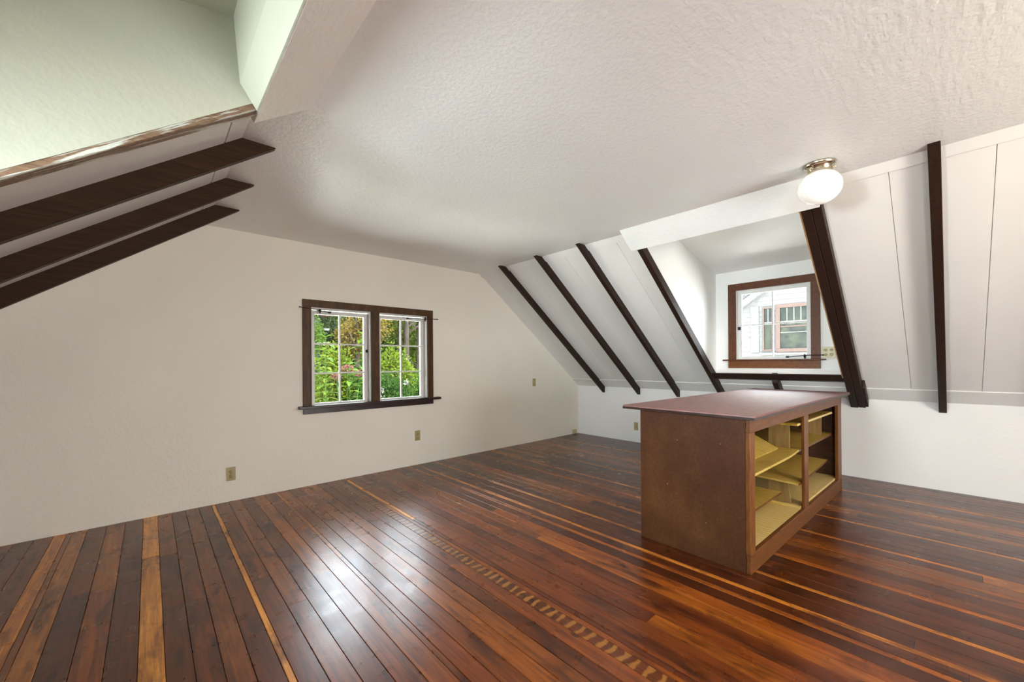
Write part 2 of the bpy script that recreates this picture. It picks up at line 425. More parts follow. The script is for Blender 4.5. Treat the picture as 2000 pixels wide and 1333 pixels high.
# ---- knee walls and wall behind
tag(box('wall_right', (W, YB - 0.1, -0.1), (W + 0.12, D + 0.05, 0.90), 'knee', bev=0), 'low white knee wall under the right roof slope', kind='structure')
tag(box('wall_left', (WL - 0.12, YB - 0.1, -0.1), (WL, D + 0.05, 1.0), 'knee', bev=0), 'low white knee wall under the left roof slope', kind='structure')
bm = grid_wall([WL - 0.2, 0.85, 3.05, W + 0.2], [-0.1, 0.28, 2.22, 2.75], [(0.85, 3.05, 0.28, 2.22)], lambda u, v: (u, YB, v), lambda u, v: (u, YB - 0.12, v))  # wide opening added here for the back fill light
tag(obj('wall_back', bm, 'wall'), 'plaster end wall behind the viewer with an added wide window', kind='structure')
# ---- flat ceiling
bm = box_bm((XLB - 0.06, YB - 0.1, ZC), (RB1.x + 0.06, D + 0.05, ZC + 0.10))
tag(obj('ceiling', bm, 'ceil'), 'flat plaster ceiling with a slight sheen', kind='structure')

# ---- right slope: roof deck with the dormer opening, boards, trims
YD0, YD1 = 0.75, 2.04        # right dormer, between its rafters
XR_TOP, XR_BOT = 3.56, 5.34  # hole along the slope (x)
def slope_grid(name, xs, ys, holes, f, nrm, t0, t1, mat, label):
    bm = grid_wall(xs, ys, holes, lambda u, v: (u + nrm.x * t0, v, f(u) + nrm.y * t0), lambda u, v: (u + nrm.x * t1, v, f(u) + nrm.y * t1))
    return tag(obj(name, bm, mat), label, kind='structure')
slope_r = slope_grid('sloped_ceiling', [3.40, XR_TOP, XR_BOT, 5.72], [YB - 0.1, YD0, YD1, D + 0.05], [(XR_TOP, XR_BOT, YD0, YD1)], rb, NR, 0.012, 0.10, 'panel',
                     'white boarded roof slope on the right above the low knee wall')
def slope_panel(parent, f, nrm, xa, xb, y0, y1, gap=0.0015, name='slope_panel', proud=0.0, mat='panel', th=0.013):
    bm = bmesh.new()
    P = []
    for t in (-proud, th - proud if th > proud else th):
        for u, v in ((xa, y0 + gap), (xb, y0 + gap), (xb, y1 - gap), (xa, y1 - gap)):
            P.append(bm.verts.new((u + nrm.x * t, v, f(u) + nrm.y * t)))
    for q in ((0, 1, 2, 3), (7, 6, 5, 4), (0, 4, 5, 1), (1, 5, 6, 2), (2, 6, 7, 3), (3, 7, 4, 0)): bm.faces.new([P[i] for i in q])
    bmesh.ops.bevel(bm, geom=list(bm.edges), offset=0.0012, segments=1, affect='EDGES')
    return obj(name, bm, mat, parent)
seams = [YB, -1.9, -1.45, -1.05, -0.62, -0.172, 0.275, YD0 - 0.06]
for a, b_ in zip(seams, seams[1:]): slope_panel(slope_r, rb, NR, 3.48, 5.51, a, b_)
seams = [YD1 + 0.0, 2.30, 2.68, 2.99, 3.30, 3.62, 3.95, 4.25, D]
for a, b_ in zip(seams, seams[1:]): slope_panel(slope_r, rb, NR, 3.48, 5.51, a, b_)
for a, b_ in ((YD0, 1.375), (1.375, YD1)): slope_panel(slope_r, rb, NR, 5.385, 5.51, a, b_)
for a, b_ in ((YB, YD0), (YD0, YD1), (YD1, D)): slope_panel(slope_r, rb, NR, 5.512, 5.672, a, b_, name='foot_board', proud=0.009, th=0.021)
for a, b_ in ((YB, 0.63), (2.14, D)): slope_panel(slope_r, rb, NR, 3.44, 3.535, a, b_, name='head_trim', proud=0.011, th=0.022)

# ---- left slope
YLD0, YLD1 = 0.62, 2.02
slope_l = slope_grid('sloped_ceiling', [WL - 0.05, -1.42, 0.38, XLB + 0.06], [YB - 0.1, -1.95, -0.55, YLD0, YLD1 + 0.02, D + 0.05], [(-1.42, 0.38, YLD0, YLD1 + 0.02), (-1.42, 0.38, -1.95, -0.55)], lb, NL, 0.012, 0.10, 'panel',
                     'white boarded roof slope on the left behind the dark rafters')
seams = [YLD1 + 0.05, 2.34, 2.66, 3.0, 3.30, 3.62, 3.93, 4.22, D]
for a, b_ in zip(seams, seams[1:]): slope_panel(slope_l, lb, NL, WL, 0.305, a, b_)
slope_panel(slope_l, lb, NL, 0.310, XLB + 0.01, YLD1 + 0.05, D, name='head_trim', proud=0.0, th=0.013)
for a, b_ in ((YB, -2.8), (-2.8, -1.95), (-0.55, 0.03), (0.03, YLD0)): slope_panel(slope_l, lb, NL, WL, XLB + 0.01, a, b_)
slope_panel(slope_l, lb, NL, WL, -1.44, -1.95, -0.55)
slope_panel(slope_l, lb, NL, WL, -1.44, YLD0, YLD1)

# ---- rafters, each its own thing
def rafter_right(y0, y1, label, xa=RU1.x, xb=W, mat='rafter', group='dark rafters on the right slope', name='roof_rafter', edge=False):
    xt = RB1.x if xa == RU1.x else xa
    poly = [(xa, ru(xa)), (xb, ru(xb)), (xb, rb(xb) + 0.02), (xt, rb(xt) + 0.01)]
    if xa == RU1.x: poly = [(xa, ZC + 0.004), (xb, ru(xb)), (xb, rb(xb) + 0.01), (xt + 0.03, ZC + 0.004)]
    bm = prism_bm(poly, 0, y1 - y0, 0.0025)
    o = obj(name, bm, mat); o.location = (0, y0, 0)
    return tag(o, label, 'rafter', group)
rafter_right(3.93, 3.98, 'dark brown rafter on the right slope nearest the gable wall')
rafter_right(3.278, 3.33, 'second dark brown rafter on the right slope from the gable wall')
rafter_right(2.648, 2.70, 'third dark brown rafter from the gable wall on the right slope')
rafter_right(2.032, 2.088, 'dark rafter running down the far side of the dormer opening', xa=3.545)
rafter_right(1.352, 1.408, 'short dark rafter stub below the dormer rail behind the cabinet', xa=5.33)
dr = empty('roof_rafter', (4.6, 0.69, 1.2)); tag(dr, 'thick doubled dark rafter down the near side of the dormer opening', 'rafter', 'dark rafters on the right slope')
def sub(o, parent):
    o.parent = parent; o.matrix_parent_inverse = parent.matrix_basis.inverted(); return o
def raw_rafter(name, y0, y1, xa, xb, mat, dz=0.0):
    poly = [(xa, ru(xa) + dz), (xb, ru(xb) + dz), (xb, rb(xb) + 0.01), (xa, rb(xa) + 0.01)]
    o = obj(name, prism_bm(poly, 0, y1 - y0, 0.003), mat); o.location = (0, y0, 0); return o
bpy.context.view_layer.update()
sub(raw_rafter('beam_outer', 0.628, 0.688, 3.545, 5.667, 'rafter', 0.004), dr)
sub(raw_rafter('beam_inner', 0.690, 0.752, 3.545, 5.667, 'rafter'), dr)
sub(raw_rafter('lit_edge_strip', 0.752, 0.764, 3.545, 5.25, 'edge', 0.010), dr)  # thin strip carries the painted light along the beam edge
b0 = prism_bm([(5.40, ru(5.40) + 0.02), (5.667, ru(5.667) + 0.015), (5.667, rb(5.667)), (5.40, rb(5.40))], 0, 0.022, 0.002)
bo = obj('foot_cleat', b0, 'rafter'); bo.location = (0, 0.606, 0); sub(bo, dr)
rafter_right(0.042, 0.096, 'dark rafter standing upright in view right of the globe lamp')
rafter_right(-0.585, -0.53, 'dark rafter on the right slope beyond the picture edge')

def rafter_left(y0, y1, label, mat='rafter_l', xt=0.556, group='dark rafters on the left slope'):
    if xt == 0.556: poly = [(xt, ZC + 0.004), (WL, lu(WL)), (WL, lb(WL) + 0.01), (XLB - 0.02, ZC + 0.004)]
    else: poly = [(xt, lu(xt)), (WL, lu(WL)), (WL, lb(WL) + 0.01), (xt, lb(xt) + 0.01)]
    o = obj('roof_rafter', prism_bm(poly, 0, y1 - y0, 0.003), mat); o.location = (0, y0, 0)
    return tag(o, label, 'rafter', group)
rafter_left(2.638, 2.685, 'long dark brown rafter on the left slope nearest the painted one')
rafter_left(3.278, 3.325, 'middle one of the three dark brown rafters on the left slope')
rafter_left(3.89, 3.935, 'dark brown rafter on the left slope nearest the gable wall')
rafter_left(2.020, 2.085, 'worn rafter with peeling pale paint at the left dormer edge', 'peel', 0.37, group='painted rafter')

# ---- right dormer: header, cheeks, ceiling, window wall, rail
hd = prism('dormer_header', [(3.335, ZC + 0.003), (3.549, 2.362), (3.615, 2.455), (3.64, 2.80), (3.335, 2.80)], 0.634, 2.142, 'ceil', bev=0.002)
tag(hd, 'cream plastered header across the top of the right dormer', kind='structure')
ck = [(3.50, 2.44), (3.60, 2.82), (XD + 0.08, 2.40), (XD + 0.08, 1.06)]
tag(prism('wall_dormer_far_cheek', ck, 2.038, 2.13, 'dormer'), 'white triangular cheek wall inside the right dormer', kind='structure')
tag(prism('wall_dormer_near_cheek', ck, 0.68, 0.752, 'dormer'), 'white triangular cheek wall behind the doubled rafter', kind='structure')
def dzr(x): return 2.772 - (x - 3.64) * 0.2265
tag(prism('ceiling_dormer', [(3.60, dzr(3.60)), (XD + 0.72, dzr(XD + 0.72)), (XD + 0.72, dzr(XD + 0.72) + 0.08), (3.60, dzr(3.60) + 0.08)], 0.66, 2.14, 'dormer'), 'sloping white ceiling of the right dormer', kind='structure')  # overhang lengthened past the window wall to block direct sun
WY0, WY1, WZ0, WZ1 = 1.035, 1.797, 1.272, 2.137
bm = grid_wall([0.66, WY0, WY1, 2.14], [1.085, WZ0, WZ1, 2.46], [(WY0, WY1, WZ0, WZ1)], lambda u, v: (XD, u, v), lambda u, v: (XD + 0.12, u, v))
tag(obj('wall_dormer', bm, 'dormer'), 'white wall around the right dormer window', kind='structure')
rl = prism('dormer_rail', [(5.238, 1.115), (5.40, 1.118), (5.47, 1.03), (5.322, 1.047)], 0.7525, 2.034, 'rafter', bev=0.002)
tag(rl, 'dark horizontal rail below the dormer window', 'rail')
# ---- left dormer
def dzl(x): return 2.730 - (0.266 - x) * 0.215
ckl = [(0.37, lu(0.37) + 0.030), (0.30, 2.84), (XDL - 0.08, dzl(XDL) + 0.1), (XDL - 0.08, lu(XDL - 0.08) + 0.030)]
def left_dormer(y0, y1, far, which):
    tag(prism('dormer_header', [(0.592, ZC + 0.003), (0.357, 2.366), (0.293, 2.462), (0.266, 2.82), (0.592, 2.82)], y0, y1 + far, 'ceil_h', bev=0.002),
        'cream plastered header above the left dormer ' + which, kind='structure')
    tag(prism('header_lining', [(0.3555, 2.3665), (0.2925, 2.462), (0.2655, 2.82), (0.2615, 2.82), (0.2885, 2.461), (0.3490, 2.3665)], y0, y1 - 0.002, 'dormer_l'),
        'pale green inner face of the header in the left dormer ' + which, kind='structure')
    tag(prism('wall_left_dormer_far_cheek', ckl, y1 - 0.002, y1 + 0.05, 'dormer_l'), 'pale green cheek wall at the far side of the left dormer ' + which, kind='structure')
    tag(prism('wall_left_dormer_near_cheek', ckl, y0 - 0.05, y0, 'dormer_l'), 'pale green cheek wall at the near side of the left dormer ' + which, kind='structure')
    tag(prism('ceiling_left_dormer', [(0.31, dzl(0.31)), (XDL - 0.7, dzl(XDL - 0.7)), (XDL - 0.7, dzl(XDL - 0.7) + 0.08), (0.31, dzl(0.31) + 0.08)], y0 - 0.05, y1 + 0.05, 'dormer_l'), 'sloping ceiling of the left dormer ' + which, kind='structure')
    a, b_ = y0 + 0.18, y1 - 0.15
    bm = grid_wall([y0 - 0.05, a, b_, y1 + 0.05], [0.95, 1.28, 1.98, 2.46], [(a, b_, 1.28, 1.98)], lambda u, v: (XDL, u, v), lambda u, v: (XDL - 0.12, u, v))
    tag(obj('wall_left_dormer', bm, 'dormer_l'), 'pale green wall around the window of the left dormer ' + which, kind='structure')
left_dormer(YLD0, YLD1, 0.108, 'beside the rafters')
left_dormer(-1.95, -0.55, 0.0, 'added behind the viewer for a fill light')  # unseen dormer added to hold a fill light

# ================================================================== windows
def sash(root, name, w0, w1, z0, z1, y, stile, top, bot, cols, nrows, mt=0.016, depth=0.034):
    """local x across, -y to the room, glass at y"""
    gx0, gx1, gz0, gz1 = w0 + stile, w1 - stile, z0 + bot, z1 - top
    bm = grid_wall([w0, gx0, gx1, w1], [z0, gz0, gz1, z1], [(gx0, gx1, gz0, gz1)], lambda u, v: (u, y - depth / 2, v), lambda u, v: (u, y + depth / 2, v))
    s = obj(name, bm, 'sash', root)
    cw = (gx1 - gx0) / cols; ch = (gz1 - gz0) / nrows
    for i in range(1, cols): box('muntin', (gx0 + i * cw - mt / 2, y - 0.012, gz0), (gx0 + i * cw + mt / 2, y + 0.012, gz1), 'sash', s, 0.003)
    for j in range(1, nrows):
        for i in range(cols):
            a = gx0 + i * cw + (mt / 2 if i else 0); b_ = gx0 + (i + 1) * cw - (mt / 2 if i < cols - 1 else 0)
            box('muntin', (a, y - 0.0118, gz0 + j * ch - mt / 2), (b_, y + 0.0118, gz0 + j * ch + mt / 2), 'sash', s, 0.003)
    for i in range(cols):
        for j in range(nrows):
            box('pane', (gx0 + i * cw + mt / 2 * (i > 0), y - 0.0015, gz0 + j * ch + mt / 2 * (j > 0)), (gx0 + (i + 1) * cw - mt / 2 * (i < cols - 1), y + 0.0015, gz0 + (j + 1) * ch - mt / 2 * (j < nrows - 1)), 'glass', s, 0)
    return s
# --- window_1, the gable double casement (root at the sill, local y = 0 on the wall face)
w1 = empty('window_1', (1.936, D, 0.80)); tag(w1, 'dark framed pair of six pane casements in the gable wall', kind='structure')
X_ = lambda x: x - 1.936
Zz = lambda z: z - 0.80
box('casing_head', (X_(1.168), -0.022, Zz(1.863)), (X_(2.700), 0.0, Zz(1.940)), 'casing', w1)
box('casing_side', (X_(1.168), -0.020, Zz(0.832)), (X_(1.250), 0.0, Zz(1.863)), 'casing', w1)
box('casing_side', (X_(2.622), -0.020, Zz(0.832)), (X_(2.700), 0.0, Zz(1.863)), 'casing', w1)
box('mullion', (X_(1.889), -0.020, Zz(0.832)), (X_(1.986), 0.125, Zz(1.863)), 'casing', w1)
box('sill', (X_(1.122), -0.062, Zz(0.803)), (X_(2.790), 0.03, Zz(0.832)), 'sill', w1, 0.004)
box('apron', (X_(1.168), -0.018, Zz(0.747)), (X_(2.700), 0.0, Zz(0.803)), 'sill', w1)
for a, b_ in ((1.250, 1.262), (1.877, 1.889), (1.986, 1.998), (2.610, 2.622)):
    box('jamb', (X_(a), 0.001, Zz(0.822)), (X_(b_), 0.135, Zz(1.863)), 'sash', w1, 0.001)
for a, b_ in ((1.262, 1.877), (1.998, 2.610)):
    box('head_jamb', (X_(a), 0.001, Zz(1.851)), (X_(b_), 0.135, Zz(1.863)), 'sash', w1, 0.001)
    box('sill_slope', (X_(a), 0.031, Zz(0.80)), (X_(b_), 0.145, Zz(0.824)), 'sash', w1, 0.001)
s1 = sash(w1, 'sash', X_(1.263), X_(1.876), Zz(0.826), Zz(1.842), 0.085, 0.040, 0.040, 0.022, 2, 3)
s2 = sash(w1, 'sash', X_(1.999), X_(2.609), Zz(0.826), Zz(1.842), 0.085, 0.040, 0.040, 0.022, 2, 3)
box('latch', (X_(1.855), 0.045, Zz(1.395)), (X_(1.872), 0.067, Zz(1.430)), 'iron', s1, 0.003)
box('latch', (X_(2.000), 0.045, Zz(1.395)), (X_(2.012), 0.067, Zz(1.430)), 'iron', s2, 0.003)
def stay(root, pts, px, name='casement_stay'):
    t = tube(name, pts, 0.0045, 'iron', root)
    a, b_ = Vector(pts[0]), Vector(pts[-1])
    k = obj('knob', lathe_bm([(0, -0.007), (0.007, -0.004), (0.008, 0), (0.007, 0.004), (0, 0.007)], 10), 'iron', t, True); k.location = a
    p = a + (b_ - a) * px
    c = obj('clamp', lathe_bm([(0, -0.030), (0.006, -0.029), (0.006, -0.014), (0.011, -0.012), (0.011, 0.012), (0.006, 0.014), (0.006, 0.024), (0, 0.025)], 10), 'iron', t, True); c.location = p
    e = box('foot', (b_.x - 0.014, b_.y - 0.008, b_.z - 0.008), (b_.x + 0.014, b_.y + 0.02, b_.z + 0.010), 'iron', t, 0.002)
    return t
stay(w1, [(X_(1.135), -0.034, Zz(1.852)), (X_(1.30), -0.004, Zz(1.840)), (X_(1.456), 0.052, Zz(1.826))], 0.66)
stay(w1, [(X_(2.755), -0.034, Zz(1.832)), (X_(2.60), -0.004, Zz(1.830)), (X_(2.385), 0.052, Zz(1.829))], 0.42)

# --- window_2, right dormer (built facing -Y, turned to face -X): local x = -(y - yc)
yc = 1.424
w2 = empty('window_2', (XD, yc, 1.272), R_(-90)); tag(w2, 'red brown framed four pane window in the right dormer', kind='structure')
X2 = lambda y: -(y - yc)
Z2 = lambda z: z - 1.272
box('casing_head', (X2(1.887), -0.022, Z2(2.133)), (X2(0.961), 0.0, Z2(2.216)), 'casing2', w2)
box('casing_side', (X2(1.887), -0.020, Z2(1.286)), (X2(1.799), 0.0, Z2(2.133)), 'casing2', w2)
box('casing_side', (X2(1.045), -0.020, Z2(1.286)), (X2(0.961), 0.0, Z2(2.133)), 'casing2', w2)
box('sill', (X2(1.948), -0.045, Z2(1.268)), (X2(0.915), 0.02, Z2(1.285)), 'casing2', w2, 0.003)
box('apron', (X2(1.889), -0.018, Z2(1.178)), (X2(0.961), 0.0, Z2(1.268)), 'apron2', w2)
box('jamb', (X2(1.797), 0.001, Z2(1.276)), (X2(1.787), 0.115, Z2(2.137)), 'sash', w2, 0.001)
box('jamb', (X2(1.045), 0.001, Z2(1.276)), (X2(1.035), 0.115, Z2(2.137)), 'sash', w2, 0.001)
box('head_jamb', (X2(1.787), 0.001, Z2(2.127)), (X2(1.045), 0.115, Z2(2.137)), 'sash', w2, 0.001)
box('sill_slope', (X2(1.787), 0.021, Z2(1.273)), (X2(1.045), 0.118, Z2(1.288)), 'sash', w2, 0.001)
s3 = sash(w2, 'sash', X2(1.786), X2(1.046), Z2(1.288), Z2(2.127), 0.035, 0.042, 0.044, 0.030, 2, 2, 0.012)
box('latch', (X2(1.782), -0.004, Z2(1.645)), (X2(1.752), 0.018, Z2(1.685)), 'iron', s3, 0.003)
stay(w2, [(X2(0.935), -0.03, Z2(1.325)), (X2(1.10), -0.012, Z2(1.325)), (X2(1.27), 0.012, Z2(1.308))], 0.5)
# --- window_3, left dormer, and added_window_4 behind (those behind the viewer are added for fill light)
w3 = empty('window_3', (XDL, 1.335, 1.28), R_(90)); tag(w3, 'white window of the left dormer', kind='structure')
sash(w3, 'sash', -0.535, 0.535, 0.0, 0.70, 0.06, 0.04, 0.04, 0.03, 4, 2)
w5 = empty('added_window_5', (XDL, -1.235, 1.28), R_(90)); tag(w5, 'white window of the added dormer behind the viewer', kind='structure')
sash(w5, 'sash', -0.535, 0.535, 0.0, 0.70, 0.06, 0.04, 0.04, 0.03, 4, 2)
w4 = empty('added_window_4', (1.95, YB, 0.28), R_(180)); tag(w4, 'wide white window added behind the viewer for a fill light', kind='structure')
sash(w4, 'sash', -1.1, 1.1, 0.0, 1.94, 0.06, 0.05, 0.05, 0.05, 6, 3)

# added blinds that keep the sky out behind the three fill lights
for nm, a, b_, lbl in (('sky_blocking_blind', (0.80, YB + 0.015, 0.22), (3.10, YB + 0.022, 2.30), 'wide white roller blind added to block the sky at the window behind the viewer'),
                       ('sky_blocking_blind', (XDL - 0.200, -1.85, 1.20), (XDL - 0.193, -0.62, 2.06), 'white roller blind added to block the sky at the dormer behind the viewer'),
                       ('sky_blocking_blind', (XDL - 0.200, 0.72, 1.20), (XDL - 0.193, 1.95, 2.06), 'white roller blind added to block the sky at the left dormer beside the rafters')):
    bl = empty(nm, ((a[0] + b_[0]) / 2, (a[1] + b_[1]) / 2, a[2])); tag(bl, lbl, 'sky blocker')
    c0 = bl.location
    box('blocking_panel', tuple(p - q for p, q in zip(a, c0)), tuple(p - q for p, q in zip(b_, c0)), 'sash', bl, 0)
    if b_[0] - a[0] > 0.5: tube('roller', [(a[0] - c0.x, 0.0, b_[2] - c0.z), (b_[0] - c0.x, 0.0, b_[2] - c0.z)], 0.02, 'sash', bl)
    else: tube('roller', [(0.0, a[1] - c0.y, b_[2] - c0.z), (0.0, b_[1] - c0.y, b_[2] - c0.z)], 0.02, 'sash', bl)

# ================================================================== ceiling lamp
lamp = empty('ceiling_lamp', (3.190, 0.570, ZC)); tag(lamp, 'lit white glass globe lamp on a nickel ceiling mount', 'lamp')
c_ = obj('mount', lathe_bm([(0, -0.001), (0.086, -0.001), (0.088, -0.008), (0.080, -0.020), (0.066, -0.026), (0.068, -0.045), (0.060, -0.052), (0, -0.052)], 40), 'nickel', lamp, True)
for a in (0.6, 2.7, 4.8):
    k = obj('screw', lathe_bm([(0, -0.010), (0.004, -0.010), (0.004, 0.004), (0.006, 0.006), (0.006, 0.010), (0, 0.011)], 10), 'nickel', c_, True)
    k.location = (0.074 * math.cos(a), 0.074 * math.sin(a), -0.040); k.rotation_euler = (0, R_(90), a)
pr_ = []
for k in range(25):
    t = math.pi * k / 24
    r = 0.117 * math.sin(t); z = -0.148 + 0.105 * math.cos(t)
    pr_.append((r if 0 < k < 24 else 0, z))
obj('globe', lathe_bm(pr_, 96, 24, 0.010), 'opal', lamp, True)

# unseen second lamp added for warm fill light on the right side
fill_lamp = empty('ceiling_lamp', (2.30, -1.50, ZC)); tag(fill_lamp, 'unseen globe lamp added behind the viewer for warm fill light', 'lamp')
obj('mount', lathe_bm([(0, -0.001), (0.086, -0.001), (0.088, -0.008), (0.080, -0.020), (0.066, -0.026), (0.068, -0.045), (0.060, -0.052), (0, -0.052)], 40), 'nickel', fill_lamp, True)
obj('globe', lathe_bm(pr_, 96, 24, 0.010), 'opal', fill_lamp, True)
l2 = bpy.data.lights.new('warm_fill_light', 'POINT'); l2.energy = 44; l2.color = (1.0, 0.66, 0.24); l2.shadow_soft_size = 0.10
lo2 = bpy.data.objects.new('warm_fill_light', l2); COL.objects.link(lo2); lo2.location = (2.30, -1.50, 2.20)
# ================================================================== outlets
def duplex(name, loc, rz, label, cat='outlet', quad=False, switch=False, horiz=False, mat='tan', group=None):
    r = empty(name, loc, rz); tag(r, label, cat, group)
    wd, ht = (0.118, 0.118) if quad else ((0.072, 0.124) if not horiz else (0.118, 0.074))
    box('plate', (-wd / 2, -0.006, -ht / 2), (wd / 2, 0, ht / 2), mat, r, 0.002)
    if switch:
        bb = box('collar', (-0.008, -0.0075, -0.014), (0.008, -0.005, 0.014), mat, r, 0.001)
        box('toggle', (-0.004, -0.018, -0.002), (0.004, -0.006, 0.009), 'ivory', bb, 0.001)
        for s in (-1, 1):
            k = obj('screw', lathe_bm([(0, -0.0015), (0.003, -0.0015), (0.003, 0.0015), (0, 0.002)], 10), 'nickel', r, True); k.location = (0, -0.0065, s * 0.042); k.rotation_euler = (R_(90), 0, 0)
        return r
    spots = []
    if quad: spots = [(-0.026, 0.026), (0.026, 0.026), (-0.026, -0.022), (0.026, -0.022)]
    elif horiz: spots = [(-0.028, 0), (0.028, 0)]
    else: spots = [(0, 0.021), (0, -0.021)]
    for sx, sz in spots:
        f = obj('receptacle', lathe_bm([(0, -0.0012), (0.0165, -0.0012), (0.0172, 0), (0.0165, 0.0015), (0, 0.0015)], 20), mat, r, True)
        f.location = (sx, -0.0068, sz); f.rotation_euler = (R_(90), 0, 0)
        for a, b_ in ((-0.0062, 0.004), (0.0062, 0.004)):
            box('slot', (a - 0.0013, b_ - 0.0045, 0.0006), (a + 0.0013, b_ + 0.0045, 0.0020), 'slot', f, 0)
        g = obj('ground_hole', lathe_bm([(0, 0.0006), (0.0026, 0.0006), (0.0026, 0.0020), (0, 0.0020)], 10), 'slot', f); g.location = (0, -0.0085, 0)
    if not quad and not horiz:
        k = obj('screw', lathe_bm([(0, -0.0015), (0.0026, -0.0015), (0.0026, 0.0012), (0, 0.0018)], 10), 'slot', r, True); k.location = (0, -0.0065, 0); k.rotation_euler = (R_(90), 0, 0)
    return r
duplex('wall_outlet', (0.553, D, 0.254), 0, 'tan duplex outlet on the gable wall left of the window', group='tan duplex outlets')
duplex('wall_outlet', (2.478, D, 0.363), 0, 'tan duplex outlet on the gable wall below the window sill', group='tan duplex outlets')
duplex('switch_plate', (4.555, D, 0.945), 0, 'small tan switch plate high on the gable wall near the slope', 'switch', switch=True)
duplex('floor_level_outlet', (5.560, D, 0.040), 0, 'ivory outlet lying sideways at floor level in the far corner', mat='ivory', horiz=True)
duplex('wall_outlet', (W, 3.355, 0.250), R_(-90), 'tan duplex outlet on the knee wall beside the cabinet', group='tan duplex outlets')
duplex('quad_outlet', (XD, 0.893, 1.352), R_(-90), 'ivory four socket outlet beside the dormer window', quad=True, mat='ivory')

# ================================================================== cabinet
CA = R_(-1.7)
cab = empty('shelf_cabinet', (2.622, 0.806, 0.0), CA); tag(cab, 'long brown open cabinet with a red counter top and messy yellow shelves', 'cabinet')
L, DP, HB = 2.385, 0.725, 0.928
tp = box('counter_top', (-0.055, -0.042, HB), (2.52, 0.835, 0.950), 'counter', cab, 0.003)
tp['label'] = 'glossy red brown counter top'
en = box('counter_edge', (-0.056, -0.043, HB - 0.004), (2.521, -0.040, 0.940), 'sill', tp, 0.0005)
box('counter_edge', (-0.058, -0.042, HB - 0.004), (-0.055, 0.835, 0.940), 'sill', tp, 0.0005)
box('end_panel', (0.0, 0.028, 0.0), (0.008, DP, HB), 'hardboard', cab, 0.001)['label'] = 'scuffed brown hardboard end panel'
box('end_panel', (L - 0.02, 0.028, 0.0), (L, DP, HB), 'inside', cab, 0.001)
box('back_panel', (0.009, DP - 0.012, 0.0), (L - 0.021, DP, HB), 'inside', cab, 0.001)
box('top_rail', (0.002, 0.0, 0.840), (L, 0.026, HB), 'frame', cab, 0.002)
box('bottom_rail', (0.002, 0.0, 0.0), (L, 0.026, 0.118), 'frame', cab, 0.002)
box('stile', (0.0, 0.0015, 0.118), (0.080, 0.027, 0.840), 'frame_v', cab, 0.002)
box('stile', (1.125, 0.0015, 0.118), (1.235, 0.022, 0.840), 'frame_v', cab, 0.002)
box('stile', (2.245, 0.0015, 0.118), (L, 0.027, 0.840), 'frame_v', cab, 0.002)
box('bottom_board', (0.010, 0.028, 0.100), (1.105, DP - 0.013, 0.118), 'pale', cab, 0.001)
box('bottom_board', (1.107, 0.028, 0.100), (L - 0.022, DP - 0.013, 0.134), 'pale', cab, 0.001)
def shelf(name, c, size, rx=0, ry=0, rz=0, mat='taped', bend=0.0, bev=0.0015):
    bm = bmesh.new(); nx = 10
    for k in range(2): pass
    lx, ly, lz = size; rings = []
    for i in range(nx + 1):
        u = i / nx; dz = bend * max(0, (u - 0.72) / 0.28) ** 2
        rings.append([bm.verts.new((u * lx, v, z + dz)) for v, z in ((0, -lz), (ly, -lz), (ly, 0), (0, 0))])
    for A, B in zip(rings, rings[1:]):
        for k in range(4): bm.faces.new((A[k], A[(k + 1) % 4], B[(k + 1) % 4], B[k]))
    bm.faces.new(rings[0]); bm.faces.new(rings[-1][::-1])
    o = obj(name, bm, mat, cab); o.location = c; o.rotation_euler = (R_(rx), R_(ry), R_(rz)); return o
def edged(sh, lx, lz, mat, bend=0):
    if bend: return
    box('shelf_edge', (0.0, -0.004, -lz), (lx, -0.0003, -0.001), mat, sh, 0.0005)
s_ = shelf('shelf', (0.012, 0.030, 0.565), (1.085, 0.66, 0.016), bend=0.016)
s_ = shelf('shelf', (1.110, 0.060, 0.556), (L - 1.135, 0.64, 0.016)); edged(s_, L - 1.135, 0.016, 'frame')
s_ = shelf('shelf', (1.050, 0.032, 0.782), (1.10, 0.45, 0.018)); edged(s_, 1.10, 0.018, 'pale')
s_ = shelf('shelf', (1.075, 0.030, 0.318), (1.10, 0.60, 0.015), rx=2.5, rz=2.2); edged(s_, 1.10, 0.015, 'frame')
s_ = shelf('shelf', (0.012, 0.135, 0.240), (1.03, 0.55, 0.016)); edged(s_, 1.03, 0.016, 'frame')
s_ = shelf('leaning_board', (0.012, 0.155, 0.583), (1.02, 0.44, 0.014), rx=26); edged(s_, 1.02, 0.014, 'taped')
box('upright', (1.115, 0.10, 0.5575), (1.135, 0.245, 0.763), 'block', cab, 0.001)
box('upright', (2.085, 0.10, 0.5575), (2.105, 0.235, 0.763), 'block', cab, 0.001)
u_ = box('upright', (-0.009, -0.065, 0.0), (0.009, 0.075, 0.17), 'block', cab, 0.001); u_.location = (1.135, 0.16, 0.137); u_.rotation_euler = (R_(-8), 0, 0)
box('upright', (2.02, 0.22, 0.136), (2.04, 0.40, 0.290), 'block', cab, 0.001)

